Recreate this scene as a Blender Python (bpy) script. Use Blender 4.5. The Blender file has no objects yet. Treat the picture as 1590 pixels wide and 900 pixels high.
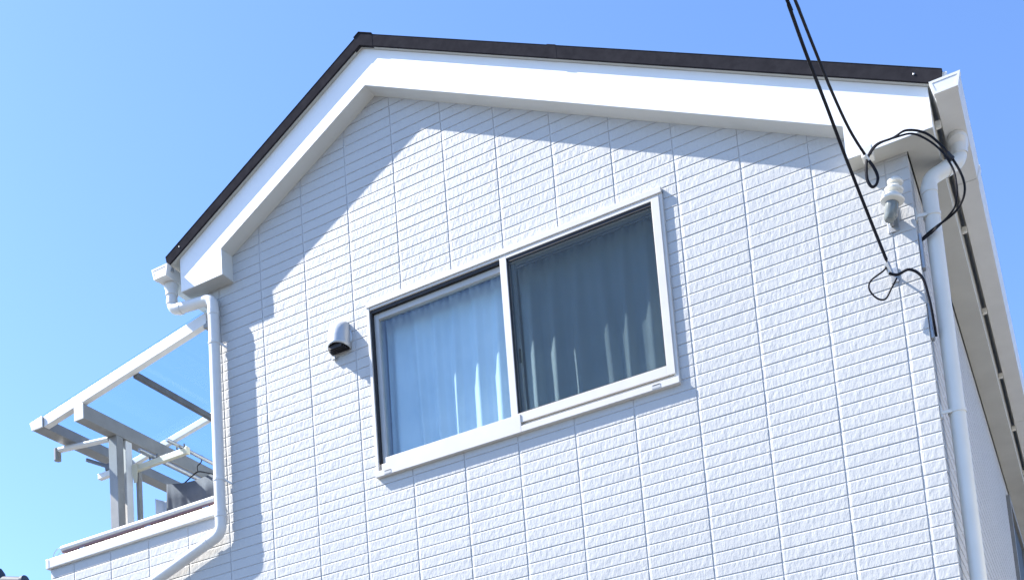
import bpy, bmesh, math, random
from mathutils import Vector, Matrix
random.seed(7)
R = math.radians
scene = bpy.context.scene

# ------------------------------------------------------------------ camera
cam_d = bpy.data.cameras.new('camera')
cam = bpy.data.objects.new('camera', cam_d)
scene.collection.objects.link(cam)
RIGHT = Vector((0.8809968867, 0.4674321265, -0.0731552644))
DOWN = Vector((-0.1236850467, 0.0782978415, -0.9892277075))
FWD = Vector((-0.4566689116, 0.8805547428, 0.1267945190))
CAM = Vector((4.23402527, -5.39348854, 1.54999975))
m = Matrix((RIGHT, -DOWN, -FWD)).transposed().to_4x4()
m.translation = CAM
cam.matrix_world = m
FPX = 1840.69
cam_d.sensor_fit = 'HORIZONTAL'
cam_d.sensor_width = 36.0
cam_d.lens = FPX / 1590 * 36.0
cam_d.shift_x = 0.0
cam_d.shift_y = (1296.05 - 450) / 1590      # the photograph is the top crop of a taller frame
cam_d.clip_start = 0.05
cam_d.clip_end = 3000
scene.camera = cam

# ------------------------------------------------------------------ world, sun, exposure
SUN_TRAVEL = Vector((3.0, 1.0, -3.37)).normalized()
to_sun = -SUN_TRAVEL
sun_el = math.asin(to_sun.z)
sun_rot = math.atan2(to_sun.x, to_sun.y)
world = bpy.data.worlds.new('World')
scene.world = world
world.use_nodes = True
wn = world.node_tree
wn.nodes.clear()
sky = wn.nodes.new('ShaderNodeTexSky')
sky.sky_type = 'NISHITA'
sky.sun_disc = False
sky.sun_elevation = sun_el
sky.sun_rotation = sun_rot
sky.altitude = 0
sky.air_density = 1.0
sky.dust_density = 0.6
sky.ozone_density = 2.0
bg = wn.nodes.new('ShaderNodeBackground')
bg.inputs['Strength'].default_value = 0.06
wo = wn.nodes.new('ShaderNodeOutputWorld')
wb = wn.nodes.new('ShaderNodeMix')            # the camera's white balance, the same over the whole sky
wb.data_type = 'RGBA'
wb.blend_type = 'MULTIPLY'
wb.inputs[0].default_value = 1.0
wb.inputs[7].default_value = (0.81, 0.99, 1.27, 1)
wn.links.new(sky.outputs[0], wb.inputs[6])
wn.links.new(wb.outputs[2], bg.inputs[0])
wn.links.new(bg.outputs[0], wo.inputs[0])
sd = bpy.data.lights.new('sun', 'SUN')
sd.energy = 2.85
sd.angle = R(0.5)
sd.color = (1.0, 0.95, 0.87)
sun = bpy.data.objects.new('sun', sd)
sun.rotation_euler = SUN_TRAVEL.to_track_quat('-Z', 'Y').to_euler()
sun.location = (-20, -8, 25)
scene.collection.objects.link(sun)
scene.view_settings.view_transform = 'Standard'
scene.view_settings.look = 'None'
scene.view_settings.gamma = 1.0
scene.view_settings.use_curve_mapping = False
scene.view_settings.exposure = 2.2

# ------------------------------------------------------------------ materials
def new_mat(name):
    mt = bpy.data.materials.new(name)
    mt.use_nodes = True
    nt = mt.node_tree
    return mt, nt, nt.nodes['Principled BSDF']

def ramp(nt, fac, a, b, lo=0.3, hi=0.7):
    r = nt.nodes.new('ShaderNodeValToRGB')
    r.color_ramp.elements[0].position = lo
    r.color_ramp.elements[1].position = hi
    r.color_ramp.elements[0].color = (*a, 1)
    r.color_ramp.elements[1].color = (*b, 1)
    nt.links.new(fac, r.inputs[0])
    return r.outputs[0]

def noise(nt, scale, detail=3, rough=0.55, vec_scale=None):
    g = nt.nodes.new('ShaderNodeNewGeometry')
    mp = nt.nodes.new('ShaderNodeMapping')
    if vec_scale:
        mp.inputs['Scale'].default_value = vec_scale
    n = nt.nodes.new('ShaderNodeTexNoise')
    n.inputs['Scale'].default_value = scale
    n.inputs['Detail'].default_value = detail
    n.inputs['Roughness'].default_value = rough
    nt.links.new(g.outputs['Position'], mp.inputs['Vector'])
    nt.links.new(mp.outputs[0], n.inputs['Vector'])
    return n.outputs['Fac']

def bump(nt, bsdf, h, strength, dist):
    b = nt.nodes.new('ShaderNodeBump')
    b.inputs['Strength'].default_value = strength
    b.inputs['Distance'].default_value = dist
    nt.links.new(h, b.inputs['Height'])
    nt.links.new(b.outputs[0], bsdf.inputs['Normal'])

def simple(name, a, b, rough=0.5, metal=0.0, nscale=6, bscale=0, bstr=0.2, bdist=0.002, vec=None):
    mt, nt, bs = new_mat(name)
    nt.links.new(ramp(nt, noise(nt, nscale, 4, 0.6, vec), a, b), bs.inputs['Base Color'])
    bs.inputs['Roughness'].default_value = rough
    bs.inputs['Metallic'].default_value = metal
    if bscale:
        bump(nt, bs, noise(nt, bscale, 3, 0.6), bstr, bdist)
    return mt

def tile_material(name, a, b):
    mt, nt, bs = new_mat(name)
    col = ramp(nt, noise(nt, 1.3, 4, 0.6), a, b)
    nt.links.new(col, bs.inputs['Base Color'])
    bs.inputs['Roughness'].default_value = 0.6
    bs.inputs['Specular IOR Level'].default_value = 0.3
    n1 = noise(nt, 1.0, 2, 0.5, (105, 60, 42))
    n2 = noise(nt, 1.0, 2, 0.5, (45, 30, 26))
    mx = nt.nodes.new('ShaderNodeMath')
    mx.operation = 'MULTIPLY_ADD'
    nt.links.new(n1, mx.inputs[0])
    mx.inputs[1].default_value = 0.6
    nt.links.new(n2, mx.inputs[2])
    bump(nt, bs, mx.outputs[0], 0.68, 0.0038)
    return mt

M = {}
M['tile'] = tile_material('siding_tile_white', (0.470, 0.472, 0.470), (0.510, 0.511, 0.506))
M['groove'] = simple('siding_groove', (0.40, 0.41, 0.43), (0.45, 0.455, 0.47), 0.6, bscale=300, bdist=0.001)
M['fascia'] = simple('fascia_white', (0.80, 0.80, 0.79), (0.84, 0.84, 0.83), 0.45, nscale=3, bscale=180, bstr=0.12, bdist=0.001)
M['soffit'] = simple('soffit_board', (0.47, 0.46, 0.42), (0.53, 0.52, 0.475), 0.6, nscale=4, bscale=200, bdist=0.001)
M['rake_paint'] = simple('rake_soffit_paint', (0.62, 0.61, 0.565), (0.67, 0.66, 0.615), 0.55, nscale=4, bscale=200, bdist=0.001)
M['trim'] = simple('rake_metal_brown', (0.026, 0.0245, 0.028), (0.037, 0.035, 0.039), 0.75, 0.0, 25, 400, 0.1, 0.0005)
M['trim'].node_tree.nodes['Principled BSDF'].inputs['Specular IOR Level'].default_value = 0.0
M['shingle'] = simple('roof_slate', (0.03, 0.029, 0.033), (0.06, 0.057, 0.06), 0.7, 0, 30, 250, 0.4, 0.002)
M['pvc'] = simple('rainware_pvc', (0.68, 0.665, 0.61), (0.73, 0.715, 0.66), 0.32, nscale=5)
M['pvc_white'] = simple('rainware_pvc_white', (0.64, 0.635, 0.615), (0.69, 0.685, 0.665), 0.35, nscale=7)
M['frame'] = simple('window_aluminium', (0.57, 0.545, 0.51), (0.62, 0.595, 0.56), 0.4, nscale=8)
M['sash_grey'] = simple('sash_shaded_resin', (0.42, 0.42, 0.41), (0.48, 0.48, 0.47), 0.45)  # even grey resin for inner sash, drain covers and coping seam
M['rubber'] = simple('black_gasket', (0.012, 0.011, 0.013), (0.02, 0.019, 0.021), 0.6)
M['cable'] = simple('cable_sheath', (0.008, 0.008, 0.012), (0.013, 0.013, 0.018), 0.55)
M['cable'].node_tree.nodes['Principled BSDF'].inputs['Specular IOR Level'].default_value = 0.15
M['porcelain'] = simple('porcelain_glaze', (0.66, 0.65, 0.60), (0.73, 0.72, 0.67), 0.15)
M['zinc'] = simple('galvanised_steel', (0.33, 0.34, 0.35), (0.48, 0.49, 0.5), 0.42, 0.6, 40)
M['alu'] = simple('canopy_aluminium', (0.21, 0.208, 0.20), (0.26, 0.258, 0.248), 0.38, 0.0, 9)  # darker copy of the white aluminium, shade of the beam sides in its colour
M['alu_white'] = simple('canopy_aluminium_white', (0.64, 0.635, 0.615), (0.69, 0.685, 0.665), 0.38, 0.0, 9)
M['alu_dark'] = simple('canopy_purlin_grey', (0.10, 0.105, 0.115), (0.14, 0.145, 0.155), 0.4, 0.2, 9)
M['steel'] = simple('pole_steel', (0.42, 0.43, 0.45), (0.52, 0.53, 0.55), 0.25, 0.7, 12)
M['brown'] = simple('handrail_underlay', (0.22, 0.10, 0.10), (0.30, 0.15, 0.14), 0.5)
M['yellowed'] = simple('aged_resin', (0.60, 0.56, 0.42), (0.68, 0.64, 0.50), 0.4)  # pale yellowish resin of the near pole holder
M['cloth_dark'] = simple('grey_cloth', (0.10, 0.10, 0.115), (0.15, 0.15, 0.165), 0.9, bscale=500)
M['cloth_pale'] = simple('pale_cloth', (0.55, 0.56, 0.60), (0.66, 0.67, 0.71), 0.9, bscale=500)
M['ground'] = simple('asphalt_street', (0.075, 0.073, 0.070), (0.11, 0.107, 0.10), 0.85, 0, 3, 60, 0.3, 0.004)
M['plaster'] = simple('plain_wall', (0.55, 0.545, 0.53), (0.60, 0.595, 0.58), 0.8, 0, 2, 90)
M['glass_grey'] = simple('grey_glass_knob', (0.14, 0.155, 0.15), (0.22, 0.24, 0.23), 0.12, 0, 30)
M['kawara'] = simple('clay_roof_tile', (0.022, 0.030, 0.055), (0.045, 0.055, 0.085), 0.7, 0, 12)
M['room'] = simple('room_wall', (0.42, 0.41, 0.38), (0.46, 0.45, 0.42), 0.9)
M['hood'] = simple('vent_hood_resin', (0.46, 0.47, 0.47), (0.52, 0.53, 0.53), 0.36, 0.4, 10)

def glass_material(name, tint, top=0.9, extra=0.0):
    mt = bpy.data.materials.new(name)
    mt.use_nodes = True
    nt = mt.node_tree
    nt.nodes.clear()
    o = nt.nodes.new('ShaderNodeOutputMaterial')
    tr = nt.nodes.new('ShaderNodeBsdfTransparent')
    tr.inputs[0].default_value = (*tint, 1)
    gl = nt.nodes.new('ShaderNodeBsdfGlossy')
    gl.inputs['Roughness'].default_value = 0.02
    gl.inputs[0].default_value = (0.95, 0.97, 1, 1)
    lw_ = nt.nodes.new('ShaderNodeLayerWeight')        # Schlick reflectance from the facing angle
    pw = nt.nodes.new('ShaderNodeMath')
    pw.operation = 'POWER'
    nt.links.new(lw_.outputs['Facing'], pw.inputs[0])
    pw.inputs[1].default_value = 5.0
    ad = nt.nodes.new('ShaderNodeMath')
    ad.operation = 'MULTIPLY_ADD'
    ad.inputs[1].default_value = top - extra
    ad.inputs[2].default_value = extra
    nt.links.new(pw.outputs[0], ad.inputs[0])
    mx = nt.nodes.new('ShaderNodeMixShader')
    nt.links.new(ad.outputs[0], mx.inputs[0])
    nt.links.new(tr.outputs[0], mx.inputs[1])
    nt.links.new(gl.outputs[0], mx.inputs[2])
    nt.links.new(mx.outputs[0], o.inputs[0])
    return mt
M['glass'] = glass_material('window_glass', (0.90, 0.95, 0.97), 0.6, 0.055)
M['panel'] = glass_material('canopy_polycarbonate', (0.86, 0.93, 0.98), 0.10, 0.008)

def screen_material():
    mt = bpy.data.materials.new('insect_screen_mesh')
    mt.use_nodes = True
    nt = mt.node_tree
    nt.nodes.clear()
    o = nt.nodes.new('ShaderNodeOutputMaterial')
    tr = nt.nodes.new('ShaderNodeBsdfTransparent')
    tr.inputs[0].default_value = (1, 1, 1, 1)
    df = nt.nodes.new('ShaderNodeBsdfDiffuse')
    df.inputs[0].default_value = (0.040, 0.055, 0.066, 1)
    mx = nt.nodes.new('ShaderNodeMixShader')
    mx.inputs[0].default_value = 0.34        # share of the weave covered by its threads
    nt.links.new(tr.outputs[0], mx.inputs[1])
    nt.links.new(df.outputs[0], mx.inputs[2])
    nt.links.new(mx.outputs[0], o.inputs[0])
    return mt
M['screen'] = screen_material()

def curtain_material():
    mt, nt, bs = new_mat('curtain_fabric')
    nt.links.new(ramp(nt, noise(nt, 5, 4), (0.52, 0.62, 0.67), (0.62, 0.71, 0.745)), bs.inputs['Base Color'])
    bs.inputs['Roughness'].default_value = 0.9
    bump(nt, bs, noise(nt, 400, 2), 0.15, 0.001)
    bs.inputs['Transmission Weight'].default_value = 0.0
    bs.inputs['Subsurface Weight'].default_value = 0.0
    return mt
M['curtain'] = curtain_material()

# ------------------------------------------------------------------ helpers
col = scene.collection

class MB:
    def __init__(self):
        self.v, self.f = [], []
    def quad_strip(self, rings, close_ring=True, caps=True):
        o = len(self.v)
        n = len(rings[0])
        for r_ in rings:
            self.v += [tuple(p) for p in r_]
        for i in range(len(rings) - 1):
            for j in range(n if close_ring else n - 1):
                a = o + i * n + j
                b = o + i * n + (j + 1) % n
                self.f.append((a, b, b + n, a + n))
        if caps and close_ring:
            self.f.append(tuple(o + j for j in range(n))[::-1])
            self.f.append(tuple(o + (len(rings) - 1) * n + j for j in range(n)))
        return self
    def box(self, x0, x1, y0, y1, z0, z1):
        return self.quad_strip([[(x0, y0, z0), (x1, y0, z0), (x1, y1, z0), (x0, y1, z0)],
                                [(x0, y0, z1), (x1, y0, z1), (x1, y1, z1), (x0, y1, z1)]])
    def prism_xz(self, poly, y0, y1):
        """polygon in x,z extruded along y"""
        return self.quad_strip([[(x, y0, z) for x, z in poly], [(x, y1, z) for x, z in poly]])
    def bar(self, a, b, w, h, up=(0, 0, 1)):
        a, b = Vector(a), Vector(b)
        d = (b - a).normalized()
        s = d.cross(Vector(up)).normalized() * w / 2
        u = s.cross(d).normalized() * h / 2
        return self.quad_strip([[p - s - u, p + s - u, p + s + u, p - s + u] for p in (a, b)])
    def tube(self, pts, r, n=10, caps=True):
        pts = [Vector(p) for p in pts]
        rings = []
        ref = Vector((0.13, 0.31, 0.94)).normalized()
        t0 = (pts[1] - pts[0]).normalized()
        nrm = t0.cross(ref)
        if nrm.length < 0.05:
            nrm = t0.cross(Vector((1, 0, 0)))
        nrm.normalize()
        for i, p in enumerate(pts):
            t = (pts[min(i + 1, len(pts) - 1)] - pts[max(i - 1, 0)]).normalized()
            nrm = (nrm - t * nrm.dot(t)).normalized()
            b = t.cross(nrm)
            rr = r[i] if isinstance(r, (list, tuple)) else r
            rings.append([p + (nrm * math.cos(k * 2 * math.pi / n) + b * math.sin(k * 2 * math.pi / n)) * rr for k in range(n)])
        return self.quad_strip(rings, True, caps)
    def lathe(self, c, prof, n=20, axis='Z', tilt=None):
        rings = []
        for r_, h in prof:
            ring = []
            for k in range(n):
                a = 2 * math.pi * k / n
                v = Vector((r_ * math.cos(a), r_ * math.sin(a), h))
                if tilt:
                    v = tilt @ v
                ring.append(Vector(c) + v)
            rings.append(ring)
        return self.quad_strip(rings)
    def build(self, name, mat, parent=None, smooth=False, bevel=0, kind=None):
        me = bpy.data.meshes.new(name)
        me.from_pydata([tuple(v) for v in self.v], [], self.f)
        bm = bmesh.new()
        bm.from_mesh(me)
        bmesh.ops.recalc_face_normals(bm, faces=bm.faces)
        bm.to_mesh(me)
        bm.free()
        me.materials.append(M[mat] if isinstance(mat, str) else mat)
        if smooth:
            me.shade_smooth()
        o = bpy.data.objects.new(name, me)
        col.objects.link(o)
        if parent:
            o.parent = parent
        if bevel:
            b = o.modifiers.new('bevel', 'BEVEL')
            b.width = bevel
            b.segments = 2
            b.limit_method = 'ANGLE'
        if smooth:
            me.set_sharp_from_angle(angle=R(40))
        if kind:
            o['kind'] = kind
        return o

def spline(pts, k=8):
    pts = [Vector(p) for p in pts]
    out = []
    for i in range(len(pts) - 1):
        p0, p1, p2, p3 = pts[max(i - 1, 0)], pts[i], pts[i + 1], pts[min(i + 2, len(pts) - 1)]
        for j in range(k):
            t = j / k
            out.append(0.5 * ((2 * p1) + (p2 - p0) * t + (2 * p0 - 5 * p1 + 4 * p2 - p3) * t * t + (3 * p1 - p0 - 3 * p2 + p3) * t ** 3))
    out.append(pts[-1])
    return out

def fillet(pts, r, k=6):
    """polyline with rounded corners"""
    pts = [Vector(p) for p in pts]
    out = [pts[0]]
    for i in range(1, len(pts) - 1):
        a = (pts[i - 1] - pts[i])
        b = (pts[i + 1] - pts[i])
        rr = min(r, a.length * 0.48, b.length * 0.48)
        p, q_ = pts[i] + a.normalized() * rr, pts[i] + b.normalized() * rr
        for j in range(k + 1):
            t = j / k
            out.append(p * (1 - t) ** 2 + pts[i] * 2 * t * (1 - t) + q_ * t * t)
    out.append(pts[-1])
    return out

def tag(o, label=None, cat=None, group=None, kind=None):
    if label: o['label'] = label
    if cat: o['category'] = cat
    if group: o['group'] = group
    if kind: o['kind'] = kind
    return o

def empty(name, loc, label=None, cat=None, group=None):
    o = bpy.data.objects.new(name, None)
    o.empty_display_size = 0.1
    col.objects.link(o)
    o.location = (0, 0, 0)
    return tag(o, label, cat, group)

# ------------------------------------------------------------------ ground
g = MB()
g.quad_strip([[(-900, -900, 0), (900, -900, 0)], [(-900, 900, 0), (900, 900, 0)]], close_ring=False, caps=False)
tag(g.build('ground', 'ground'), kind='structure')

# ------------------------------------------------------------------ dimensions of the house
COLW, ROW, Z0 = 0.33, 0.060796, 3.79282       # tile module and the height of one reference joint
XL, XR = -0.42, 3.725                         # gable wall
XB, ZB = -1.868, 4.535                        # balcony parapet
AX, SL = 0.90, 0.535                          # ridge position, roof slope
DEPTH = 7.0
OV = 0.11                                     # overhang of the barge board
WX0, WX1, WZ0, WZ1 = 0.775, 2.555, 4.462, 5.478   # window opening
def roof_z(x, z):                             # height of a line parallel to the roof with apex z
    return z - SL * abs(x - AX)

house = empty('house', (0, 0, 0), 'white two-storey house with ribbed tile siding and asymmetric gable roof', 'house')

# backing walls (plane of the joints)
fw = MB()
yb0, yb1 = -0.0062, 0.14
def wall_piece(poly):
    fw.prism_xz(poly, yb0, yb1)
zt = 6.93
wall_piece([(XL, 0), (WX0, 0), (WX0, roof_z(WX0, zt)), (XL, roof_z(XL, zt))])
wall_piece([(WX1, 0), (XR, 0), (XR, roof_z(XR, zt)), (WX1, roof_z(WX1, zt))])
wall_piece([(WX0, 0), (WX1, 0), (WX1, WZ0), (WX0, WZ0)])
wall_piece([(WX0, WZ1), (WX1, WZ1), (WX1, roof_z(WX1, zt)), (AX, zt), (WX0, roof_z(WX0, zt))])
wall_piece([(XB, 0), (XL, 0), (XL, ZB), (XB, ZB)])
front_wall = fw.build('front_wall', 'groove', house)

# --- siding tiles
def clip(poly, a, b, c):
    """keep a*x+b*z<=c"""
    out = []
    for i in range(len(poly)):
        p, q_ = poly[i], poly[(i + 1) % len(poly)]
        dp, dq = a * p[0] + b * p[1] - c, a * q_[0] + b * q_[1] - c
        if dp <= 0: out.append(p)
        if dp * dq < 0:
            t = dp / (dp - dq)
            out.append((p[0] + (q_[0] - p[0]) * t, p[1] + (q_[1] - p[1]) * t))
    return out

GX, GZ, TD, YB = 0.0007, 0.0008, 0.0032, -0.0062     # half gaps, tile relief, plane of the joints
def tile_verts(w, h, td=TD):
    hw, hh = w / 2, h / 2
    k = min(1.0, w / 0.04)
    bl, br, bt, bb_ = 0.0165 * k, 0.0012 * k, 0.0080, 0.0012      # pressed edges: soft on the left and top
    def ring(f, y):
        return [(-hw + bl * f, y, -hh + bb_ * f), (hw - br * f, y, -hh + bb_ * f), (hw - br * f, y, hh - bt * f), (-hw + bl * f, y, hh - bt * f)]
    v = ring(0, 0) + ring(0.62, -td * .68) + ring(1.0, -td)
    return (v, [(0, 1, 5, 4), (1, 2, 6, 5), (2, 3, 7, 6), (3, 0, 4, 7),
             (4, 5, 9, 8), (5, 6, 10, 9), (6, 7, 11, 10), (7, 4, 8, 11), (8, 9, 10, 11)])

rects, polys = [], []
for r_ in range(-54, 63):
    z1 = Z0 - r_ * ROW - GZ
    z0 = z1 - ROW + 2 * GZ
    if z0 < 0.02: continue
    for c in range(-6, 12):
        x0, x1 = c * COLW + GX, (c + 1) * COLW - GX
        left = XB if z1 < ZB + 0.03 else XL
        x0, x1 = max(x0, left + 0.002), min(x1, XR + 0.0095)
        if x1 - x0 < 0.012: continue
        cand = [(x0, x1, z0, z1)]
        if left == XB and z1 > ZB: 
            cand = [(x0, x1, z0, min(z1, ZB))] if x1 <= XL + 0.05 else cand
        if x0 < WX1 and x1 > WX0 and z0 < WZ1 and z1 > WZ0:      # around the window
            cand = []
            if x0 < WX0 - 0.01: cand.append((x0, WX0 - 0.002, z0, z1))
            if x1 > WX1 + 0.01: cand.append((WX1 + 0.002, x1, z0, z1))
            xi0, xi1 = max(x0, WX0), min(x1, WX1)
            if z1 > WZ1 + 0.008: cand.append((xi0, xi1, WZ1 + 0.002, z1))
            if z0 < WZ0 - 0.008: cand.append((xi0, xi1, z0, WZ0 - 0.002))
        for (a, b, c0, c1) in cand:
            if max(c1 - roof_z(a, 6.88), c1 - roof_z(b, 6.88)) > 0:
                p = [(a, c0), (b, c0), (b, c1), (a, c1)]
                p = clip(p, SL, 1, 6.88 + SL * AX)
                p = clip(p, -SL, 1, 6.88 - SL * AX)
                if len(p) >= 3: polys.append(p)
            else:
                rects.append((a, b, c0, c1))

def px(p):
    d = Vector(p) - CAM
    z = d.dot(FWD)
    return 795 + FPX * d.dot(RIGHT) / z, 1296.05 + FPX * d.dot(DOWN) / z, z
def seen_area(t):
    a, b, c0, c1 = t
    x, y, z = px(((a + b) / 2, 0, (c0 + c1) / 2))
    if not (-10 < x < 1600 and -5 < y < 905): return 0
    return (b - a) * (c1 - c0) / z ** 2
rects.sort(key=seen_area, reverse=True)
mesh_cache = {}
def tile_mesh(w, h):
    k = (round(w, 3), round(h, 3))
    if k not in mesh_cache:
        me = bpy.data.meshes.new('siding_tile')
        v, f = tile_verts(w, h)
        me.from_pydata(v, [], f)
        me.materials.append(M['tile'])
        mesh_cache[k] = me
    return mesh_cache[k]
for (a, b, c0, c1) in rects[:300]:
    o = bpy.data.objects.new('siding_tile', tile_mesh(b - a, c1 - c0))
    o.location = ((a + b) / 2, YB + random.uniform(-.0004, .0004), (c0 + c1) / 2)
    o.rotation_euler = (random.uniform(-.006, .006), 0, random.uniform(-.0012, .0012))
    col.objects.link(o)
    o.parent = front_wall
st = MB()
for (a, b, c0, c1) in rects[300:]:
    v, f = tile_verts(b - a, c1 - c0)
    o0 = len(st.v)
    cx, cz, j = (a + b) / 2, (c0 + c1) / 2, YB + random.uniform(-.0004, .0004)
    st.v += [(x + cx, y + j, z + cz) for x, y, z in v]
    st.f += [tuple(i + o0 for i in q_) for q_ in f]
for p in polys:
    st.prism_xz(p, YB - TD, YB + 0.001)
st.build('siding_field', 'tile', front_wall, kind='stuff')

# side wall on the right (in shade) and the left, back walls
sw = MB()
sw.box(XR - 0.14, XR, 0.1402, DEPTH, 0, 5.34)
sw.box(XR + 0.0001, XR + 0.0040, -0.0058, DEPTH, 0, 5.2045)
side_wall = sw.build('side_wall', 'groove', house)
sf = MB()
WY0, WY1, SZ0, SZ1 = 4.33, 5.7, 3.85, 5.06
for r_ in range(-26, 62):
    z1 = Z0 - r_ * ROW - GZ
    z0 = z1 - ROW + 2 * GZ
    if z0 < 0.02 or z1 > 5.204: continue
    for c in range(0, 22):
        y0, y1 = max(c * COLW + 0.001, -0.0058 if c == 0 else 0), min((c + 1) * COLW, DEPTH) - 0.0035
        if y0 < WY1 and y1 > WY0 and z0 < SZ1 and z1 > SZ0: continue
        v, f = tile_verts(y1 - y0, z1 - z0, 0.0058)
        o0 = len(sf.v)
        sf.v += [(XR + 0.0040 - y, x + (y0 + y1) / 2, z + (z0 + z1) / 2) for x, y, z in v]
        sf.f += [tuple(i + o0 for i in q_) for q_ in f]
sf.build('siding_field', 'tile', side_wall, kind='stuff')
lw = MB()
lw.box(XL, XL + 0.14, 0.1402, DEPTH, 0, 6.12)
lw.build('side_wall', 'plaster', house)
bw = MB()
bw.prism_xz([(XL, 0), (XR, 0), (XR, roof_z(XR, zt)), (AX, zt), (XL, roof_z(XL, zt))], DEPTH - 0.002, DEPTH + 0.12)
bw.build('back_wall', 'plaster', house)
# balcony body behind the parapet
bb = MB()
bb.box(XB, XB + 0.12, 0.1402, 3.2, 0, ZB)
bb.box(XB, XL, 3.2, 3.32, 0, ZB)
bb.box(XB + 0.12, XL, 0.1402, 3.2, 3.35, 3.5)
balcony_wall = bb.build('balcony_wall', 'plaster', house)
floor_ = MB().box(XL + 0.14, XR - 0.14, 0.14, DEPTH, 3.2, 3.4).build('upper_floor', 'room', house)
MB().box(XL + 0.14, XR - 0.14, 1.6, 1.7, 3.4, 5.7).build('room_wall', 'room', house)
MB().box(XL + 0.14, XR - 0.14, 0.14, 1.6, 5.72, 5.8).build('room_ceiling', 'room', house)

# ------------------------------------------------------------------ barge board, soffits
FB = 6.755
fa = MB()
xl, xr = -0.543, 3.863
ls, rs = -0.212, 3.483
top = 6.984
def fpoly(pts):
    fa.prism_xz(pts, -OV, -0.0102)
fpoly([(xl, 5.99), (ls, 5.99), (ls, roof_z(ls, FB)), (ls, roof_z(ls, top)), (xl, roof_z(xl, top))])
fpoly([(ls, roof_z(ls, FB)), (AX, FB), (AX, top), (ls, roof_z(ls, top))])
fpoly([(AX, FB), (rs, roof_z(rs, FB)), (rs, roof_z(rs, top)), (AX, top)])
fpoly([(rs, 5.205), (xr, 5.205), (xr, roof_z(xr, top)), (rs, roof_z(rs, top)), (rs, roof_z(rs, FB))])
bmw = bmesh.new()
fascia = fa.build('barge_board', 'fascia', house)
bmw.from_mesh(fascia.data)
bmesh.ops.remove_doubles(bmw, verts=bmw.verts, dist=0.0005)
inner = {}
for f in bmw.faces:
    k = tuple(sorted(v.index for v in f.verts))
    inner.setdefault(k, []).append(f)
dead = [f for k, l in inner.items() if len(l) > 1 for f in l]
bmesh.ops.delete(bmw, geom=dead, context='FACES')
bmw.to_mesh(fascia.data)
bmw.free()
# painted soffit strips under the barge board
for (xa, xb_) in ((ls + 0.0005, AX), (AX, rs - 0.0005)):
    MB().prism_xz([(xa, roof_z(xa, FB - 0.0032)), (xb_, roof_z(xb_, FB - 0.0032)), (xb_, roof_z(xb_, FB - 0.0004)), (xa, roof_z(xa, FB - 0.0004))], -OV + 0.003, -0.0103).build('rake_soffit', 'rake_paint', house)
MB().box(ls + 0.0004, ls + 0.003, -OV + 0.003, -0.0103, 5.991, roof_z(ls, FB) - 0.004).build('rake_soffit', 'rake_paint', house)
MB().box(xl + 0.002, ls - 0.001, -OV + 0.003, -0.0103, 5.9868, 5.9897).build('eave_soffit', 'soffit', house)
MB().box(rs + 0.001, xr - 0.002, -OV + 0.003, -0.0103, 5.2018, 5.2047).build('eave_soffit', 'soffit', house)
# eave boxes along the two sides
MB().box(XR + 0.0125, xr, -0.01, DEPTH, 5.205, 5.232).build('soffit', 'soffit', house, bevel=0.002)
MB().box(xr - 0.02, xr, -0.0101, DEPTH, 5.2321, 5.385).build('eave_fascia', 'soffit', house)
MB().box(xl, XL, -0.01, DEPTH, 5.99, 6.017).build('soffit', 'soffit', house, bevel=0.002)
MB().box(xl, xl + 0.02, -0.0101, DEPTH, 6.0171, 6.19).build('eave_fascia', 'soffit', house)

# ------------------------------------------------------------------ roof
RY0 = -0.141
rf = MB()
rb, rt = 6.986, 7.04
rxl, rxr = -0.625, 3.915
rf.prism_xz([(rxl, roof_z(rxl, rb)), (AX, rb), (rxr, roof_z(rxr, rb)), (rxr, roof_z(rxr, rt)), (AX, rt), (rxl, roof_z(rxl, rt))], RY0 + 0.012, DEPTH + 0.2)
roof = rf.build('roof', 'soffit', house)
for side in (-1, 1):
    L = (AX - rxl) if side < 0 else (rxr - AX)
    n = int(L / 0.19) + 1
    for i in range(n):
        d0 = L + 0.012 - i * 0.19
        d1 = max(d0 - 0.235, 0.0)
        if d0 < 0.05: break
        xa, xb_ = AX + side * d0, AX + side * d1
        za, zb_ = roof_z(xa, rt + 0.001), roof_z(xb_, rt + 0.001)
        lift = 0.017
        s = MB()
        s.prism_xz([(xa, za + 0.005), (xb_, zb_ + 0.001), (xb_, zb_ + 0.008), (xa, za + lift)], RY0 + 0.008, DEPTH + 0.2)
        s.build('shingle_course', 'shingle', roof)
# dark metal rake trim, one length each side
for side, xe in ((-1, -0.622), (1, 3.921)):
    t = MB()
    x0 = AX + side * 0.001
    za, zb_ = 6.986, 7.056
    xe2 = xe + 0.012 * side
    t.prism_xz([(x0, za), (xe, roof_z(xe, za)), (xe2, roof_z(xe2, zb_)), (x0, zb_)], RY0, RY0 + 0.0115)
    t.prism_xz([(x0, zb_ + 0.0005), (xe2, roof_z(xe2, zb_ + 0.0005)), (xe2, roof_z(xe2, zb_ + 0.004)), (x0, zb_ + 0.004)], RY0 - 0.002, RY0 + 0.06)
    tr_ = t.build('rake_trim', 'trim', house, bevel=0.0015)
    for f_ in ((0.93,) if side < 0 else (0.965,)):
        xs = x0 + (xe - x0) * f_
        b = MB().lathe((xs, RY0 - 0.001, roof_z(xs, 7.022)), [(0.005, 0), (0.005, 0.002), (0.002, 0.0035)], 8, tilt=Matrix.Rotation(R(90), 3, 'X'))
        b.build('screw', 'zinc', tr_)
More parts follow.
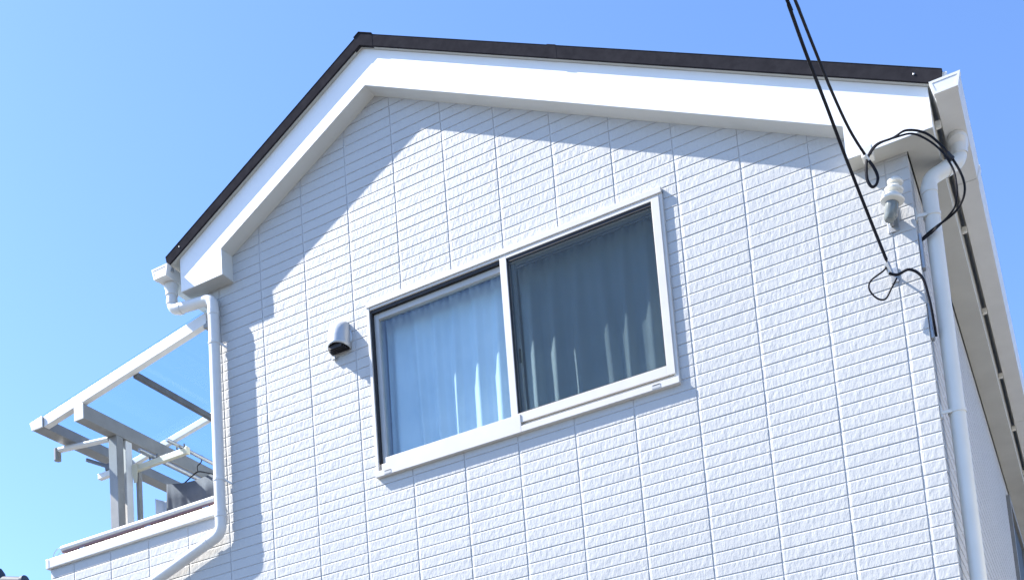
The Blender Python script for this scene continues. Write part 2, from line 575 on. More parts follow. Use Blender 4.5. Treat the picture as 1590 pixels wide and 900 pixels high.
# seam of two trim lengths and ridge cap end
rc = MB()
for (x0, x1) in ((AX - 0.035, AX), (AX, AX + 0.088)):
    rc.prism_xz([(x0, roof_z(x0, 6.9858)), (x1, roof_z(x1, 6.9858)), (x1, roof_z(x1, 7.063)), (x0, roof_z(x0, 7.063))], RY0 - 0.0012, RY0 + 0.02)
    rc.prism_xz([(x0, roof_z(x0, 7.0632)), (x1, roof_z(x1, 7.0632)), (x1, roof_z(x1, 7.067)), (x0, roof_z(x0, 7.067))], RY0 - 0.006, DEPTH + 0.2)
rc.build('ridge_cap', 'trim', house)
for x0 in (2.06,):
    MB().prism_xz([(x0, roof_z(x0, 6.984)), (x0 + .05, roof_z(x0 + .05, 6.984)), (x0 + .05, roof_z(x0 + .05, 7.0635)), (x0, roof_z(x0, 7.0635))], RY0 - 0.0008, RY0 + 0.002).build('trim_joint', 'trim', house)
MB().prism_xz([(3.916, roof_z(3.916, 6.984)), (3.938, roof_z(3.938, 6.995)), (3.950, roof_z(3.950, 7.056)), (3.930, roof_z(3.930, 7.05))], RY0 + 0.0125, RY0 + 0.10).build('eave_edge', 'pvc', house)
MB().box(rxl - 0.002, rxl + 0.03, RY0 + 0.0125, RY0 + 0.03, roof_z(rxl, 6.955), roof_z(rxl, 6.983)).build('starter_strip', 'zinc', house)

# ------------------------------------------------------------------ gutters and downspouts
def gutter(x_in, x_out, zt_, zb_, y0, y1):
    s = 1 if x_out > x_in else -1
    wv = 0.003
    def prof(y):
        return [(x_in, y, zt_), (x_in + s * 0.016, y, zb_), (x_out - s * 0.016, y, zb_), (x_out, y, zt_),
                (x_out - s * 0.009, y, zt_), (x_out - s * 0.021, y, zb_ + wv), (x_in + s * 0.021, y, zb_ + wv), (x_in + s * wv, y, zt_)]
    gt = MB().quad_strip([prof(y0 + 0.006), prof(y1)]).build('gutter', 'pvc_white', house)
    # end cap: rim and recessed field
    e = MB()
    o = [(x_in - s * .002, zt_ + .003), (x_out + s * .003, zt_ + .003), (x_out - s * 0.013, zb_ - .003), (x_in + s * 0.013, zb_ - .003)]
    c = (sum(p[0] for p in o) / 4, sum(p[1] for p in o) / 4)
    i_ = [(c[0] + (p[0] - c[0]) * .80, c[1] + (p[1] - c[1]) * .66) for p in o]
    e.quad_strip([[(x, y0 + 0.03, z) for x, z in o], [(x, y0, z) for x, z in o], [(x, y0, z) for x, z in i_], [(x, y0 + 0.002, z) for x, z in i_]])
    e.build('end_cap', 'pvc_white', gt)
    return gt
gR = gutter(3.876, 4.003, 5.372, 5.312, -0.172, DEPTH + 0.2)
for y in (0.55, 3.6):
    s = MB()
    s.quad_strip([[(3.873, yy, 5.375), (3.889, yy, 5.308), (3.990, yy, 5.308), (4.007, yy, 5.375)] for yy in (y, y + 0.055)])
    s.build('gutter_joint', 'pvc_white', gR)
for k in range(8):
    y = 0.02 + k * 0.91
    MB().box(3.8635, 3.8895, y, y + 0.022, 5.285, 5.318).build('gutter_bracket', 'pvc', gR, bevel=0.003)
gL = gutter(-0.600, -0.728, 6.172, 6.105, -0.165, DEPTH + 0.2)
for k in range(3):
    y = 0.05 + k * 0.62
    MB().box(-0.60, -0.5435, y, y + 0.03, 6.10, 6.125).build('gutter_bracket', 'pvc', gL, bevel=0.003)

def collar(mb, p, d, r, l):
    d = Vector(d).normalized()
    p = Vector(p)
    mb.tube([p - d * l / 2, p + d * l / 2], r, 18)

# right downspout
ds = MB()
top_r = (3.938, 0.21, 5.305)
path = fillet([top_r, (3.938, 0.21, 5.212), (3.800, 0.072, 5.085), (3.800, 0.072, 0.1)], 0.055, 7)
ds.tube(path, 0.0355, 20)
dR = ds.build('downspout', 'pvc', house, smooth=True)
ob = MB()
ob.quad_strip([[(3.938 + x * s, 0.21 + y * s2, z) for x, y in [(math.cos(a * math.pi / 8), math.sin(a * math.pi / 8)) for a in range(16)]]
               for z, s, s2 in ((5.311, .047, .085), (5.290, .047, .085), (5.276, .0405, .05), (5.235, .0405, .0405))])
ob.build('gutter_outlet', 'pvc_white', dR, smooth=True)
for p, d in (((3.884, 0.156, 5.162), (3.938 - 3.8, 0.138, 0.127)), ((3.800, 0.072, 5.03), (0, 0, 1))):
    c = MB()
    collar(c, p, d, 0.0385, 0.035)
    c.build('pipe_collar', 'pvc', dR, smooth=True)
def clamp(z, x, y, wall_x, par):
    c = MB()
    collar(c, (x, y, z), (0, 0, 1), 0.0395, 0.016)
    c.bar((wall_x, y - 0.045, z - .004), (x - 0.02, y - 0.034, z - .002), 0.006, 0.014)
    c.box(wall_x, wall_x + 0.006, y - 0.06, y - 0.03, z - 0.03, z + 0.03)
    c.build('pipe_clamp', 'pvc', par, smooth=True)
for z in (4.905, 3.955, 2.9, 1.8):
    clamp(z, 3.800, 0.072, XR + 0.0096, dR)
for z0_, z1_ in ((4.64, 4.81), (4.30, 4.47)):
    MB().box(XR + 0.0098, XR + 0.024, 0.012, 0.05, z0_, z1_).build('cable_box', 'zinc', house, bevel=0.003)  # two small grey boxes on the side wall behind the downspout

# left downspout, brought round to the front wall
LY = -0.062
dl = MB()
path = fillet([(-0.665, -0.062, 6.12), (-0.665, LY, 5.93), (-0.335, LY, 5.895), (-0.349, LY, 4.385), (-0.98, LY, 4.185), (-1.45, LY, 4.04), (-1.45, LY, 0.1)], 0.055, 7)
dl.tube(path, 0.034, 20)
dL = dl.build('downspout', 'pvc_white', house, smooth=True)
ob = MB()
ob.quad_strip([[(-0.665 + x * s, -0.062 + y * s, z) for x, y in [(math.cos(a * math.pi / 8), math.sin(a * math.pi / 8)) for a in range(16)]]
               for z, s in ((6.112, .046), (6.085, .046), (6.07, .039), (6.03, .039))])
ob.build('gutter_outlet', 'pvc_white', dL, smooth=True)
for p, d in (((-0.665, LY, 5.985), (0, 0, 1)), ((-0.60, LY, 5.922), (1, 0, -.1)), ((-0.336, LY, 5.80), (0, 0, 1)), ((-0.348, LY, 4.50), (0, 0, 1)), ((-0.46, LY, 4.35), (1, 0, .32))):
    c = MB()
    collar(c, p, d, 0.0368, 0.03)
    c.build('pipe_collar', 'pvc_white', dL, smooth=True)
for z in (5.60, 4.72):
    c = MB()
    xx = -0.349 + (z - 4.385) / 1.51 * 0.014
    collar(c, (xx, LY, z), (0, 0, 1), 0.0378, 0.014)
    c.bar((xx + 0.03, LY + 0.01, z), (xx + 0.055, -0.0092, z - 0.02), 0.005, 0.012)
    c.build('pipe_clamp', 'pvc_white', dL, smooth=True)

# ------------------------------------------------------------------ vent hood
vh = MB()
hx, hz = 0.566, 5.365
rings = []
for (z, dep, hw_) in ((5.268, 0.104, 0.080), (5.30, 0.102, 0.080), (5.34, 0.097, 0.080), (5.375, 0.089, 0.079), (5.405, 0.075, 0.076), (5.428, 0.052, 0.069), (5.441, 0.026, 0.056), (5.445, 0.004, 0.04)):
    ring = []
    for k in range(17):
        a = math.pi * k / 16
        ring.append((hx - 0.87 * hw_ * math.cos(a), -0.0096 - 0.9 * dep * math.sin(a) ** 0.8, z + 0.018 * math.sin(a) * (1 if z < 5.27 else 0)))
    rings.append(ring)
vh.quad_strip(rings, close_ring=False, caps=False)
n0 = len(vh.v)
hood = vh.build('vent_hood', 'hood', house, smooth=True)
sol = hood.modifiers.new('thickness', 'SOLIDIFY')
sol.thickness = 0.004
MB().lathe((hx, -0.0097, 5.345), [(0.080, 0), (0.080, 0.006), (0.075, 0.009)], 28, tilt=Matrix.Rotation(R(90), 3, 'X')).build('back_plate', 'hood', hood, smooth=True)
lo = MB()
for k in range(5):
    y = -0.022 - k * 0.014
    w_ = 0.06 * math.sqrt(max(0.1, 1 - (k / 6.0) ** 2))
    lo.box(hx - w_, hx + w_, y - 0.005, y, 5.262, 5.285)
lo.box(hx - 0.058, hx + 0.058, -0.06, -0.02, 5.292, 5.296)
lo.build('louvre', 'rubber', hood)
MB().box(hx - 0.062, hx - 0.040, -0.03, -0.012, 5.235, 5.252).build('catch', 'hood', hood)

# ------------------------------------------------------------------ the window
YF = -0.030
window = bpy.data.objects.new('window', None)
col.objects.link(window)
window.parent = house
MB().box(WX0 - 0.012, WX0 + 0.006, YF, 0.10, WZ0 + 0.0, WZ1).build('jamb', 'frame', window, bevel=0.0015)
MB().box(WX1 - 0.006, WX1 + 0.012, YF + 0.006, 0.10, WZ0, WZ1).build('jamb', 'frame', window, bevel=0.0015)
window['label'] = 'wide sliding window with pale frame, insect screen on its right half'
hd = MB()
hd.box(WX0 - 0.012, WX1 + 0.012, YF - 0.004, 0.10, WZ1 - 0.018, WZ1 + 0.014)
hd.box(WX0 + 0.0062, WX1 - 0.0062, YF + 0.004, 0.0, WZ1 - 0.033, WZ1 - 0.0182)
hd.build('head_rail', 'frame', window, bevel=0.002)
si = MB()
sx, zz = 1.688, WZ0
si.prism_xz([(WX0 - 0.014, zz - 0.022), (sx, zz - 0.022), (sx, zz + 0.078), (WX0 + 0.058, zz + 0.078), (WX0 + 0.058, zz + 0.046),
             (WX0 + 0.03, zz + 0.046), (WX0 + 0.03, zz + 0.012), (WX0 - 0.014, zz + 0.012)], YF - 0.006, -0.010)
si.box(WX0 - 0.0138, sx, -0.0098, 0.10, zz - 0.0218, zz + 0.0118)
si.box(sx + 0.0002, WX1 + 0.014, YF - 0.006, 0.10, zz - 0.022, zz + 0.012)
si.box(sx + 0.0002, WX1 - 0.0062, YF + 0.014, -0.005, zz + 0.0122, zz + 0.032)
si.build('sill', 'frame', window, bevel=0.002)
for x in (WX0 + 0.045, WX1 - 0.13):
    s = MB()
    s.box(x, x + 0.045, YF - 0.0075, YF - 0.002, WZ0 - 0.016, WZ0 + 0.003)
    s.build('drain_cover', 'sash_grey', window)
    MB().box(x + 0.004, x + 0.043, YF - 0.0082, YF - 0.0077, WZ0 - 0.0005, WZ0 + 0.003).build('drain_slot', 'rubber', window)

def frame_ring(x0, x1, z0, z1, wl, wr, wt, wb, y0, y1, name, mat, bevel=0.0015):
    f = MB()
    f.box(x0, x0 + wl, y0, y1, z0, z1)
    f.box(x1 - wr, x1, y0, y1, z0, z1)
    f.box(x0 + wl, x1 - wr, y0 + .0005, y1, z1 - wt, z1)
    f.box(x0 + wl, x1 - wr, y0 + .0005, y1, z0, z0 + wb)
    return f.build(name, mat, window, bevel=bevel)
def pane(x0, x1, z0, z1, y, name, mat, parent, t=0.004):
    return MB().box(x0, x1, y, y + t, z0, z1).build(name, mat, parent)
ZT, ZBt = WZ1 - 0.036, WZ0 + 0.0325
# black boxes standing in for the shade in the gaps beside the inner sash
g_ = MB()
g_.box(WX0 + 0.0062, WX0 + 0.017, -0.020, 0.028, ZBt + 0.03, ZT + 0.002)
g_.box(WX0 + 0.0172, 1.64, -0.018, 0.028, ZT - 0.016, ZT + 0.0018)
g_.build('gasket', 'rubber', window)
# inner sash on the left
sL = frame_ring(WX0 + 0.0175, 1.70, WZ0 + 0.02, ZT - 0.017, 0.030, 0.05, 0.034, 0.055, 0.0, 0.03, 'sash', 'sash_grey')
pane(WX0 + 0.046, 1.651, WZ0 + 0.074, ZT - 0.050, 0.015, 'glass_pane', 'glass', sL, 0.005)
# outer sash on the right, with the white meeting stile
sR = frame_ring(1.632, WX1 - 0.02, ZBt, ZT, 0.05, 0.03, 0.035, 0.05, -0.012, -0.001, 'sash', 'frame')
pane(1.681, WX1 - 0.049, ZBt + 0.049, ZT - 0.034, -0.0065, 'glass_pane', 'glass', sR, 0.003)
# insect screen in front of it
sS = frame_ring(1.634, WX1 - 0.004, WZ0 + 0.033, ZT + 0.002, 0.040, 0.042, 0.012, 0.052, YF - 0.002, YF + 0.012, 'screen_frame', 'frame')
g2 = MB()
x0, x1, z0, z1 = 1.6742, WX1 - 0.0462, WZ0 + 0.0852, ZT - 0.0102
for b in ((x0, x0 + 0.007, z0, z1), (x1 - 0.004, x1, z0, z1), (x0, x1, z0, z0 + 0.006), (x0, x1, z1 - 0.02, z1)):
    g2.box(b[0], b[1], YF + 0.004, YF + 0.009, b[2], b[3])
g2.build('screen_gasket', 'rubber', sS)
pane(x0 + .0002, x1, z0, z1, YF + 0.0062, 'screen_mesh', 'screen', sS, 0.0006)
MB().box(1.700, 1.712, YF + 0.013, YF + 0.0175, 4.83, 4.91).build('latch', 'rubber', window, bevel=0.002)

# curtains hang inside
def curtain(x0, x1, y, label, seed):
    rnd = random.Random(seed)
    n = 300
    zs = [4.40, 4.55, 4.7, 4.85, 5.0, 5.15, 5.27, 5.34, 5.37, 5.40, 5.425, 5.455]
    ph = [rnd.uniform(0, 6.28) for _ in range(8)]
    folds = 6.5
    rows = []
    for z in zs:
        row = []
        k = (5.455 - z) / 1.05
        for i in range(n + 1):
            u = i / n
            t = u * folds * 2 * math.pi + ph[0] + 0.9 * math.sin(u * 8 + ph[1]) * (0.3 + k) + 0.5 * k * math.sin(u * 17 + ph[5])
            fold = math.sin(t) + 0.35 * math.sin(2 * t + ph[2])
            amp = 0.007 + 0.010 * min(1, k * 1.6)
            w = fold * amp + 0.014 * k * math.sin(u * 6.5 + ph[3] + k * 1.5)
            pinch = math.exp(-((z - 5.385) / 0.022) ** 2)
            w = w * (1 - 0.65 * pinch) + 0.010 * pinch * (abs(math.sin(t / 2)) ** 6)
            if z > 5.41:
                w += 0.006 * math.sin(3 * t)
            row.append((x0 + (x1 - x0) * u + 0.010 * k * math.sin(u * 23 + ph[4]), y + w, z))
        rows.append(row)
    c = MB().quad_strip(rows, close_ring=False, caps=False).build('curtain', 'curtain', None, smooth=True)
    s = c.modifiers.new('thickness', 'SOLIDIFY')
    s.thickness = 0.002
    tag(c, label, 'curtain', 'curtains behind the window')
    return c
curtain(0.795, 1.655, 0.122, 'pale blue pleated curtain behind the left clear window pane', 3)
curtain(1.665, 2.535, 0.126, 'pleated curtain seen dimly through the insect screen on the right', 8)
cr = MB()
cr.tube([(0.785, 0.122, 5.466), (2.545, 0.122, 5.466)], 0.008, 8)
cr.build('curtain_rail', 'steel', window)

# side window on the shaded wall
sdw = empty('side_window', (0, 0, 0), None, None)
sdw.parent = house
s = MB()
s.box(XR + .0002, XR + 0.035, WY0, WY0 + 0.04, SZ0, SZ1)
s.box(XR + .0002, XR + 0.035, WY1 - 0.04, WY1, SZ0, SZ1)
s.box(XR + .0002, XR + 0.034, WY0 + 0.04, WY1 - 0.04, SZ1 - 0.04, SZ1)
s.box(XR + .0002, XR + 0.034, WY0 + 0.04, WY1 - 0.04, SZ0, SZ0 + 0.05)
s.build('frame', 'alu', sdw, bevel=0.002)
MB().box(XR + 0.004, XR + 0.010, WY0 + 0.0402, WY1 - 0.0402, SZ0 + 0.05, SZ1 - 0.04).build('glass_pane', 'rubber', sdw)

# ------------------------------------------------------------------ balcony coping and handrail
cp = MB()
cp.box(XB - 0.02, -0.405, -0.03, 0.165, ZB - 0.004, ZB + 0.06)
coping = cp.build('coping', 'alu_white', house, bevel=0.004)
MB().box(XB - 0.021, XB + 0.008, -0.0312, 0.166, ZB - 0.0052, ZB + 0.0612).build('coping_end', 'alu_white', coping, bevel=0.003)
MB().box(-0.455, -0.404, -0.0318, 0.166, ZB - 0.006, ZB + 0.062).build('coping_joint', 'alu_white', coping, bevel=0.004)
MB().box(XB + 0.009, XB + 0.0115, -0.0313, -0.0301, ZB + 0.004, ZB + 0.052).build('coping_seam', 'sash_grey', coping)
hr = MB()
hr.tube([(-1.742, -0.018, ZB + 0.103), (-0.424, -0.018, ZB + 0.101)], 0.021, 16)
rail = hr.build('handrail', 'alu_white', house, smooth=True)
MB().box(-1.735, -0.43, -0.030, -0.004, ZB + 0.072, ZB + 0.082).build('rail_strip', 'brown', rail)
for x in (-1.58, -1.0, -0.52):
    MB().box(x, x + 0.05, -0.026, -0.008, ZB + 0.0602, ZB + 0.074).build('rail_bracket', 'zinc', rail)
wr = MB()
wr.tube(spline([(-1.742, -0.018, ZB + 0.12), (-1.79, -0.018, ZB + 0.115), (-1.822, -0.018, ZB + 0.09), (-1.825, -0.018, ZB + 0.058)]), 0.0025, 6)
wr.tube(spline([(-1.745, -0.018, ZB + 0.09), (-1.775, -0.018, ZB + 0.08), (-1.80, -0.018, ZB + 0.058)]), 0.0025, 6)
wr.build('wire_loop', 'zinc', rail)

# ------------------------------------------------------------------ balcony canopy
can = empty('balcony_canopy', (0, 0, 0), 'aluminium balcony canopy with sloping clear roof left of the house', 'canopy')
RS = (5.856 - 5.611) / (1.875 - 0.454)
def cz(x): return 5.611 + (x + 1.875) * RS           # top of the rafters
def rafter(y, mat='alu_white', x0=-1.885, x1=-0.43, h=0.075, w=0.045):
    b = MB()
    b.prism_xz([(x0, cz(x0) - h), (x1, cz(x1) - h), (x1, cz(x1)), (x0, cz(x0))], y - w / 2, y + w / 2)
    return b.build('rafter', mat, can, bevel=0.003)
rafter(0.0)
rafter(0.80, h=0.045, w=0.035)
rafter(1.60, h=0.045, w=0.035)
rafter(2.40)
gb = MB()
gb.quad_strip([[(-2.005, y, cz(-2.005) - .002), (-1.886, y, cz(-1.886) - .002), (-1.886, y, cz(-1.886) - 0.078), (-1.985, y, cz(-1.985) - 0.060)] for y in (-0.026, 2.43)])
gbo = gb.build('gutter_beam', 'alu', can, bevel=0.003)
MB().quad_strip([[(-2.007, y, cz(-2.005) + .0005), (-1.884, y, cz(-1.886) + .0005), (-1.884, y, cz(-1.886) - 0.08), (-1.987, y, cz(-1.987) - 0.062)] for y in (-0.036, -0.0265)]).build('end_cap', 'alu_white', gbo, bevel=0.003)
MB().box(-1.582, -1.500, -0.03, 2.43, 5.478, 5.582).build('purlin_beam', 'alu', can, bevel=0.004)
MB().box(-1.584, -1.498, -0.036, -0.0302, 5.476, 5.584).build('end_cap', 'alu_white', can, bevel=0.003)
MB().box(-1.10, -1.068, 0.0228, 2.377, 5.655, 5.69).build('purlin', 'alu_dark', can)
MB().box(-0.452, -0.4202, -0.0222, 2.43, 5.76, 5.80).build('wall_plate', 'alu', can)
pn = MB()
pn.quad_strip([[(x, y, cz(x) + dz) for x, dz in ((-1.95, .016), (-0.43, .016), (-0.43, .020), (-1.95, .020))] for y in (-0.015, 2.42)])
pn.build('roof_panel', 'panel', can)
for y in (0.255, 2.2):
    pst = MB()
    pst.box(-1.580, -1.502, y, y + 0.062, 3.5, 5.4775)
    pst.build('post', 'alu', can, bevel=0.004)
MB().box(-1.574, -1.510, 0.345, 0.405, 3.5, 5.4772).build('post', 'alu_white', can, bevel=0.004)
MB().box(-1.505, -1.475, 0.425, 0.455, 3.5, 5.30).build('arm_post', 'alu', can, bevel=0.003)
# drain elbow from the gutter beam back to the post
dp = MB()
dp.tube(fillet([(-1.585, 0.27, 5.475), (-2.03, 0.22, 5.50), (-2.03, 0.22, 5.44)], 0.02, 4), 0.020, 12)
dp.build('drain_arm', 'alu_white', can, smooth=True)
MB().lathe((-2.03, 0.22, 5.425), [(0.024, 0), (0.024, 0.085), (0.018, 0.09)], 14).build('drain_cap', 'alu', can, smooth=True)

# clothes-pole holders on the posts
def holder(x0, x1, y, z, mat, name_label):
    h_ = empty('pole_holder', (0, 0, 0), name_label, 'pole holder', 'clothes pole holders on the balcony posts')
    b = MB()
    b.box(x0, x1, y, y + 0.022, z, z + 0.030)
    b.box(x0 + 0.001, x1 - 0.001, y - 0.004, y + 0.026, z - 0.014, z - 0.0005)
    b.build('arm', mat, h_, bevel=0.002)
    MB().prism_xz([(x0 - 0.005, z - 0.10), (x0 + 0.02, z - 0.10), (x0 + 0.03, z - 0.0005), (x0 + 0.03, z + 0.034), (x0 - 0.022, z + 0.034), (x0 - 0.022, z - 0.02)], y - 0.008, y - 0.0045).build('bracket', mat, h_)
    for f_ in (0.35, 0.88):
        xc = x0 + (x1 - x0) * f_
        hk = MB()
        pts = [(xc + 0.034 * math.cos(a), y + 0.011, z + 0.052 + 0.034 * math.sin(a)) for a in [math.radians(d) for d in range(-200, 21, 20)]]
        hk.tube(pts, 0.006, 8)
        hk.tube([(xc, y + 0.011, z + 0.016), (xc, y + 0.011, z + 0.031)], 0.01, 8)
        hk.build('hook', 'alu_dark', h_, smooth=True)
    MB().box(x1 + .0002, x1 + 0.012, y - 0.006, y + 0.028, z - 0.018, z + 0.034).build('end_cap', mat, h_, bevel=0.002)
    return h_
holder(-1.485, -1.02, 0.40, 5.275, 'yellowed', 'yellowed clothes-pole holder arm in front of the balcony post')
h2 = holder(-1.52, -1.02, 2.16, 5.275, 'alu_white', 'clothes-pole holder arm at the far balcony post')
# a swung-out short holder left of the posts
h3 = empty('pole_holder', (0, 0, 0), 'short white pole holder with grey lever sticking out left of post', 'pole holder', 'clothes pole holders on the balcony posts')
b = MB(); b.box(-1.80, -1.595, 0.36, 0.395, 5.275, 5.315); b.build('arm', 'alu_white', h3, bevel=0.003)
b = MB(); b.bar((-1.92, 0.38, 5.46), (-1.70, 0.38, 5.345), 0.025, 0.026); b.build('lever', 'alu_dark', h3, bevel=0.006)
b = MB(); b.box(-1.725, -1.665, 0.355, 0.405, 5.3155, 5.365); b.build('knuckle', 'alu_dark', h3, bevel=0.006)

def pole(x, z, label):
    p = MB()
    p.tube([(x, 0.28, z), (x, 2.5, z)], 0.013, 12)
    p = p.build('clothes_pole', 'steel', None, smooth=True)
    tag(p, label, 'pole', 'clothes poles on the balcony')
pole(-1.322, 5.327, 'steel clothes pole nearer the balcony post')
pole(-1.076, 5.327, 'steel clothes pole nearer the house wall')

# laundry
def garment(x0, x1, y0, y1, zt0, zt1, zb_, mat, label, seed, sag=0.03):
    rnd = random.Random(seed)
    ph = rnd.uniform(0, 6)
    rows = []
    for j in range(9):
        t = j / 8
        row = []
        for i in range(41):
            u = i / 40
            ztop = zt0 + (zt1 - zt0) * u - sag * math.sin(math.pi * u)
            w = 0.018 * t * math.sin(u * 26 + ph) + 0.012 * t * math.sin(u * 47 + ph * 2) 
            row.append((x0 + (x1 - x0) * u + w * 0.6, y0 + (y1 - y0) * u + w, ztop + (zb_ - ztop) * t))
        rows.append(row)
    o = MB().quad_strip(rows, close_ring=False, caps=False).build('hung_cloth', mat, None, smooth=True)
    s = o.modifiers.new('thickness', 'SOLIDIFY')
    s.thickness = 0.004
    tag(o, label, 'laundry', 'laundry on the balcony')
    return o
garment(-1.37, -0.90, 0.58, 0.66, 5.20, 5.235, 4.30, 'cloth_dark', 'dark grey cloth drying behind the balcony handrail', 2, 0.035)
garment(-1.50, -1.39, 0.60, 0.68, 5.135, 5.12, 4.35, 'cloth_pale', 'pale cloth drying left of the dark grey cloth', 5, 0.01)
def hanger(x, y, z, px_, label):
    h = MB()
    h.tube(spline([(px_, y, 5.345), (px_ - 0.01, y, 5.30), (x, y, z + 0.08), (x, y, z + 0.04)], 6), 0.004, 6)
    h.tube(fillet([(x - 0.17, y, z - 0.03), (x, y, z + 0.045), (x + 0.17, y, z - 0.03)], 0.03, 4), 0.005, 6)
    o = h.build('clothes_hanger', 'cable', None, smooth=True)
    tag(o, label, 'hanger', 'clothes hangers on the balcony poles')
hanger(-1.12, 0.62, 5.20, -1.076, 'dark hanger carrying the dark grey cloth')

# ------------------------------------------------------------------ insulator, cables
ins = empty('insulator', (0, 0, 0), 'white ribbed porcelain insulator on a bracket at the right gable corner', 'insulator')
ic = Vector((3.648, -0.085, 4.915))
tl = Matrix.Rotation(R(14), 3, 'Y')
MB().lathe(ic, [(0.020, -0.062), (0.026, -0.055), (0.030, -0.01), (0.030, 0.022), (0.026, 0.024)], 24, tilt=tl).build('base', 'glass_grey', ins, smooth=True)
MB().lathe(ic, [(0.030, 0.020), (0.052, 0.028), (0.054, 0.034), (0.040, 0.052), (0.026, 0.060), (0.024, 0.068), (0.040, 0.074), (0.042, 0.082), (0.030, 0.094), (0.023, 0.098), (0.022, 0.106),
                (0.034, 0.110), (0.036, 0.117), (0.028, 0.130), (0.012, 0.138), (0.004, 0.14)], 28, tilt=tl).build('porcelain_body', 'porcelain', ins, smooth=True)
b = MB()
b.bar((3.636, -0.0098, 4.90), (3.636, -0.060, 4.885), 0.016, 0.06, (0, 0, 1))
b.box(3.612, 3.664, -0.0145, -0.0097, 4.84, 4.96)
b.build('bracket', 'zinc', ins, bevel=0.002)

def cable(pts, r, name, label, mat='cable', cat='cable', group=None, k=8, n=8):
    o = MB().tube(spline(pts, k), r, n).build(name, mat, None, smooth=True)
    tag(o, label, cat, group)
    return o
cable([(3.2, -11, 5.9), (3.44, -2.6, 5.30), (3.490, -1.1, 5.302), (3.491, -1.0, 5.311), (3.496, -0.75, 5.307), (3.510, -0.5, 5.27), (3.537, -0.3, 5.208), (3.579, -0.17, 5.136)], 0.0062, 'overhead_cable', 'thinner upper black overhead cable ending at the dead-end clamp below the eave', group='overhead cables')
cable([(3.1, -11, 5.95), (3.40, -2.6, 5.36), (3.458, -1.1, 5.325), (3.462, -1.0, 5.312), (3.468, -0.78, 5.268), (3.488, -0.55, 5.182), (3.512, -0.36, 5.062), (3.551, -0.18, 4.888), (3.598, -0.07, 4.684)], 0.0072, 'overhead_cable', 'thicker lower black overhead cable reaching the wall hook by the corner', group='overhead cables')
cable([(3.599, -0.07, 4.682), (3.586, -0.07, 4.645), (3.521, -0.08, 4.607), (3.511, -0.08, 4.566), (3.538, -0.07, 4.521), (3.572, -0.06, 4.511), (3.602, -0.06, 4.55), (3.630, -0.05, 4.597)], 0.0042, 'drop_wire', 'thin black wire curling in a loop on the tiles below the hook', cat='wire')
cable([(3.601, -0.07, 4.62), (3.636, -0.06, 4.606), (3.688, -0.06, 4.612), (3.735, -0.05, 4.565), (3.752, -0.035, 4.471), (3.757, -0.015, 4.385), (3.757, 0.03, 4.31)], 0.0062, 'drop_cable', 'black cable arching from the hook round the house corner', cat='cable')
cable([(3.579, -0.17, 5.135), (3.623, -0.16, 5.187), (3.696, -0.15, 5.196), (3.759, -0.16, 5.200), (3.839, -0.13, 5.167), (3.906, -0.1, 5.074), (3.947, -0.08, 4.976), (3.958, -0.06, 4.906), (3.939, -0.04, 4.858), (3.895, -0.02, 4.825), (3.80, 0.02, 4.81), (3.745, 0.035, 4.79)], 0.0052, 'slack_cable', 'outer black slack cable arching from clamp round the downspout', cat='cable', group='slack cables at the corner')
cable([(3.579, -0.17, 5.128), (3.629, -0.165, 5.180), (3.71, -0.155, 5.19), (3.789, -0.15, 5.175), (3.871, -0.12, 5.098), (3.919, -0.1, 4.997), (3.928, -0.09, 4.916), (3.922, -0.07, 4.868), (3.896, -0.035, 4.832), (3.81, 0.012, 4.80), (3.745, 0.025, 4.775)], 0.0044, 'slack_cable', 'inner black slack cable arching from clamp round the downspout', cat='cable', group='slack cables at the corner')
cable([(3.579, -0.17, 5.132), (3.571, -0.17, 5.085), (3.569, -0.16, 5.035), (3.584, -0.15, 5.003), (3.604, -0.15, 5.008), (3.613, -0.15, 5.039), (3.605, -0.16, 5.077), (3.588, -0.17, 5.116)], 0.0068, 'cable_loop', 'small tight loop of black cable hanging above the insulator', cat='cable')
# dead-end clamp that holds the upper cable to the barge board
dc = MB()
dc.bar((3.572, -0.185, 5.142), (3.585, -0.16, 5.12), 0.016, 0.016)
dc.box(3.555, 3.605, -0.158, -0.105, 5.150, 5.2045)
dc = dc.build('cable_clamp', 'pvc', None, bevel=0.004)
tag(dc, 'beige cable dead-end clamp under the right end of the barge board', 'clamp')
hk = MB()
hk.tube(fillet([(3.613, -0.0096, 4.640), (3.611, -0.05, 4.636), (3.604, -0.062, 4.618), (3.601, -0.07, 4.665)], 0.012, 4), 0.005, 8)
hk.bar((3.596, -0.075, 4.67), (3.610, -0.055, 4.615), 0.022, 0.012)
hk.box(3.600, 3.632, -0.014, -0.0097, 4.60, 4.67)
hk = hk.build('wall_hook', 'zinc', None)
tag(hk, 'small grey wire hook with clamp on the tiles near the corner', 'hook')
cs = MB()
cs.tube(spline([(3.906, -0.106, 5.060), (3.915, -0.10, 5.045), (3.926, -0.095, 5.03)], 3), 0.012, 8)
cs = cs.build('cable_tie', 'rubber', None, smooth=True)
tag(cs, 'small dark tie bundling the slack cables beside the downspout', 'cable tie')

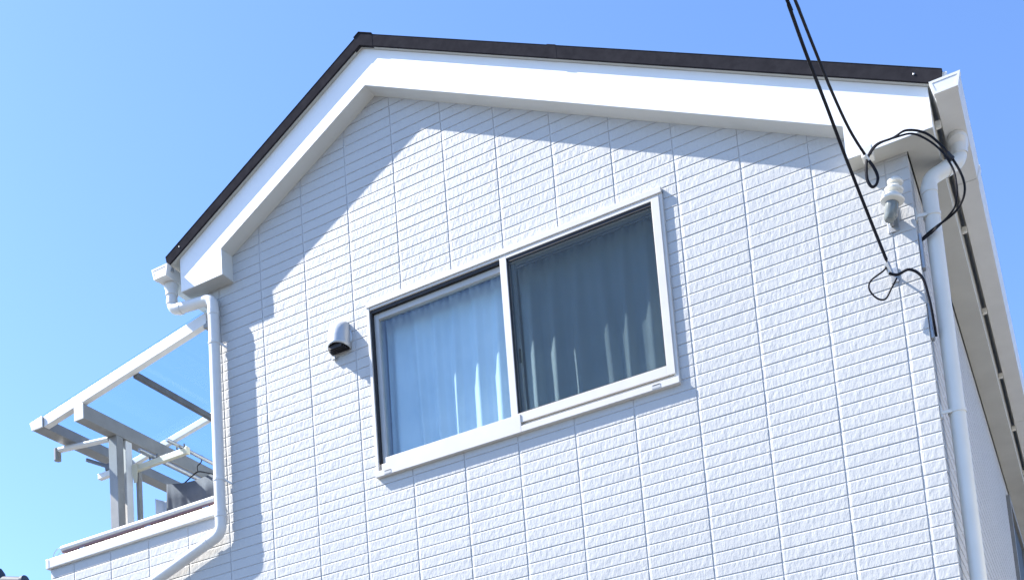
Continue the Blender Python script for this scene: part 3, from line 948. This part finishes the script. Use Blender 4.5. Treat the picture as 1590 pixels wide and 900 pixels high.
# ------------------------------------------------------------------ unseen house added at the right to shape light on the side wall
nr = empty('neighbour_house', (0, 0, 0), 'low beige neighbouring house across the gap right of the shaded side wall', 'house')
MB().box(6.2, 10.6, -1.2, 8.5, 0, 4.8).build('wall', 'plaster', nr)
MB().quad_strip([[(6.0, y, 4.8), (8.4, y, 6.1), (10.8, y, 4.8), (10.8, y, 4.95), (8.4, y, 6.27), (6.0, y, 4.95)] for y in (-1.4, 8.7)]).build('roof', 'shingle', nr)
for (y, z) in ((1.2, 1.2), (5.2, 1.2)):
    w_ = MB().box(6.18, 6.1998, y, y + 1.2, z, z + 1.1).build('window', 'frame', nr)
    MB().box(6.174, 6.1798, y + .05, y + 1.15, z + .05, z + 1.05).build('glass_pane', 'rubber', w_)

# ------------------------------------------------------------------ neighbour's roof at the lower left
nb = empty('neighbour_house', (0, 0, 0), 'dark blue tiled roof tip of the neighbouring house at lower left', 'house')
NX, NY, NZ = -7.40, 4.1, 6.835
MB().box(NX - 6, NX - 0.6, NY + 0.6, NY + 6.0, 0, 5.6).build('wall', 'plaster', nb)
r_ = MB()          # hipped roof: the front hip meets the ridge behind this corner
r_.quad_strip([[(NX - 6.4, NY - 0.25, 6.30), (NX + 0.50, NY - 0.25, 6.30), (NX + 0.50, NY + 6.4, 6.30), (NX - 6.4, NY + 6.4, 6.30)],
               [(NX - 6.4, NY - 0.25, 6.42), (NX + 0.50, NY - 0.25, 6.42), (NX + 0.50, NY + 6.4, 6.42), (NX - 6.4, NY + 6.4, 6.42)],
               [(NX - 6.0, NY + 0.05, NZ - 0.02), (NX + 0.02, NY + 0.05, NZ - 0.02), (NX + 0.02, NY + 6.0, NZ - 0.02), (NX - 6.0, NY + 6.0, NZ - 0.02)]])
r_.build('roof', 'kawara', nb)
for k in range(22):
    x = NX + 0.38 - k * 0.27
    t = MB()
    t.tube([(x, NY - 0.27, 6.43), (min(x, NX), NY + 0.03, NZ)], 0.045, 8)
    t.build('roof_tile_row', 'kawara', nb, smooth=True)
rd = MB()
rd.tube([(NX - 6.0, NY, NZ + 0.005), (NX + 0.10, NY, NZ + 0.005), (NX + 0.415, NY, NZ - 0.075)], 0.062, 12)
rd.build('ridge', 'kawara', nb, smooth=True)
MB().lathe((NX + 0.44, NY - 0.02, NZ - 0.072), [(0.045, -0.03), (0.062, -0.02), (0.062, 0.03), (0.05, 0.04)], 14, tilt=Matrix.Rotation(R(90), 3, 'Y')).build('ridge_end', 'kawara', nb, smooth=True)
MB().lathe((NX - 0.03, NY, NZ + 0.02), [(0.08, -0.06), (0.095, 0.04), (0.085, 0.11), (0.05, 0.165), (0.01, 0.175)], 14).build('ridge_end', 'kawara', nb, smooth=True)
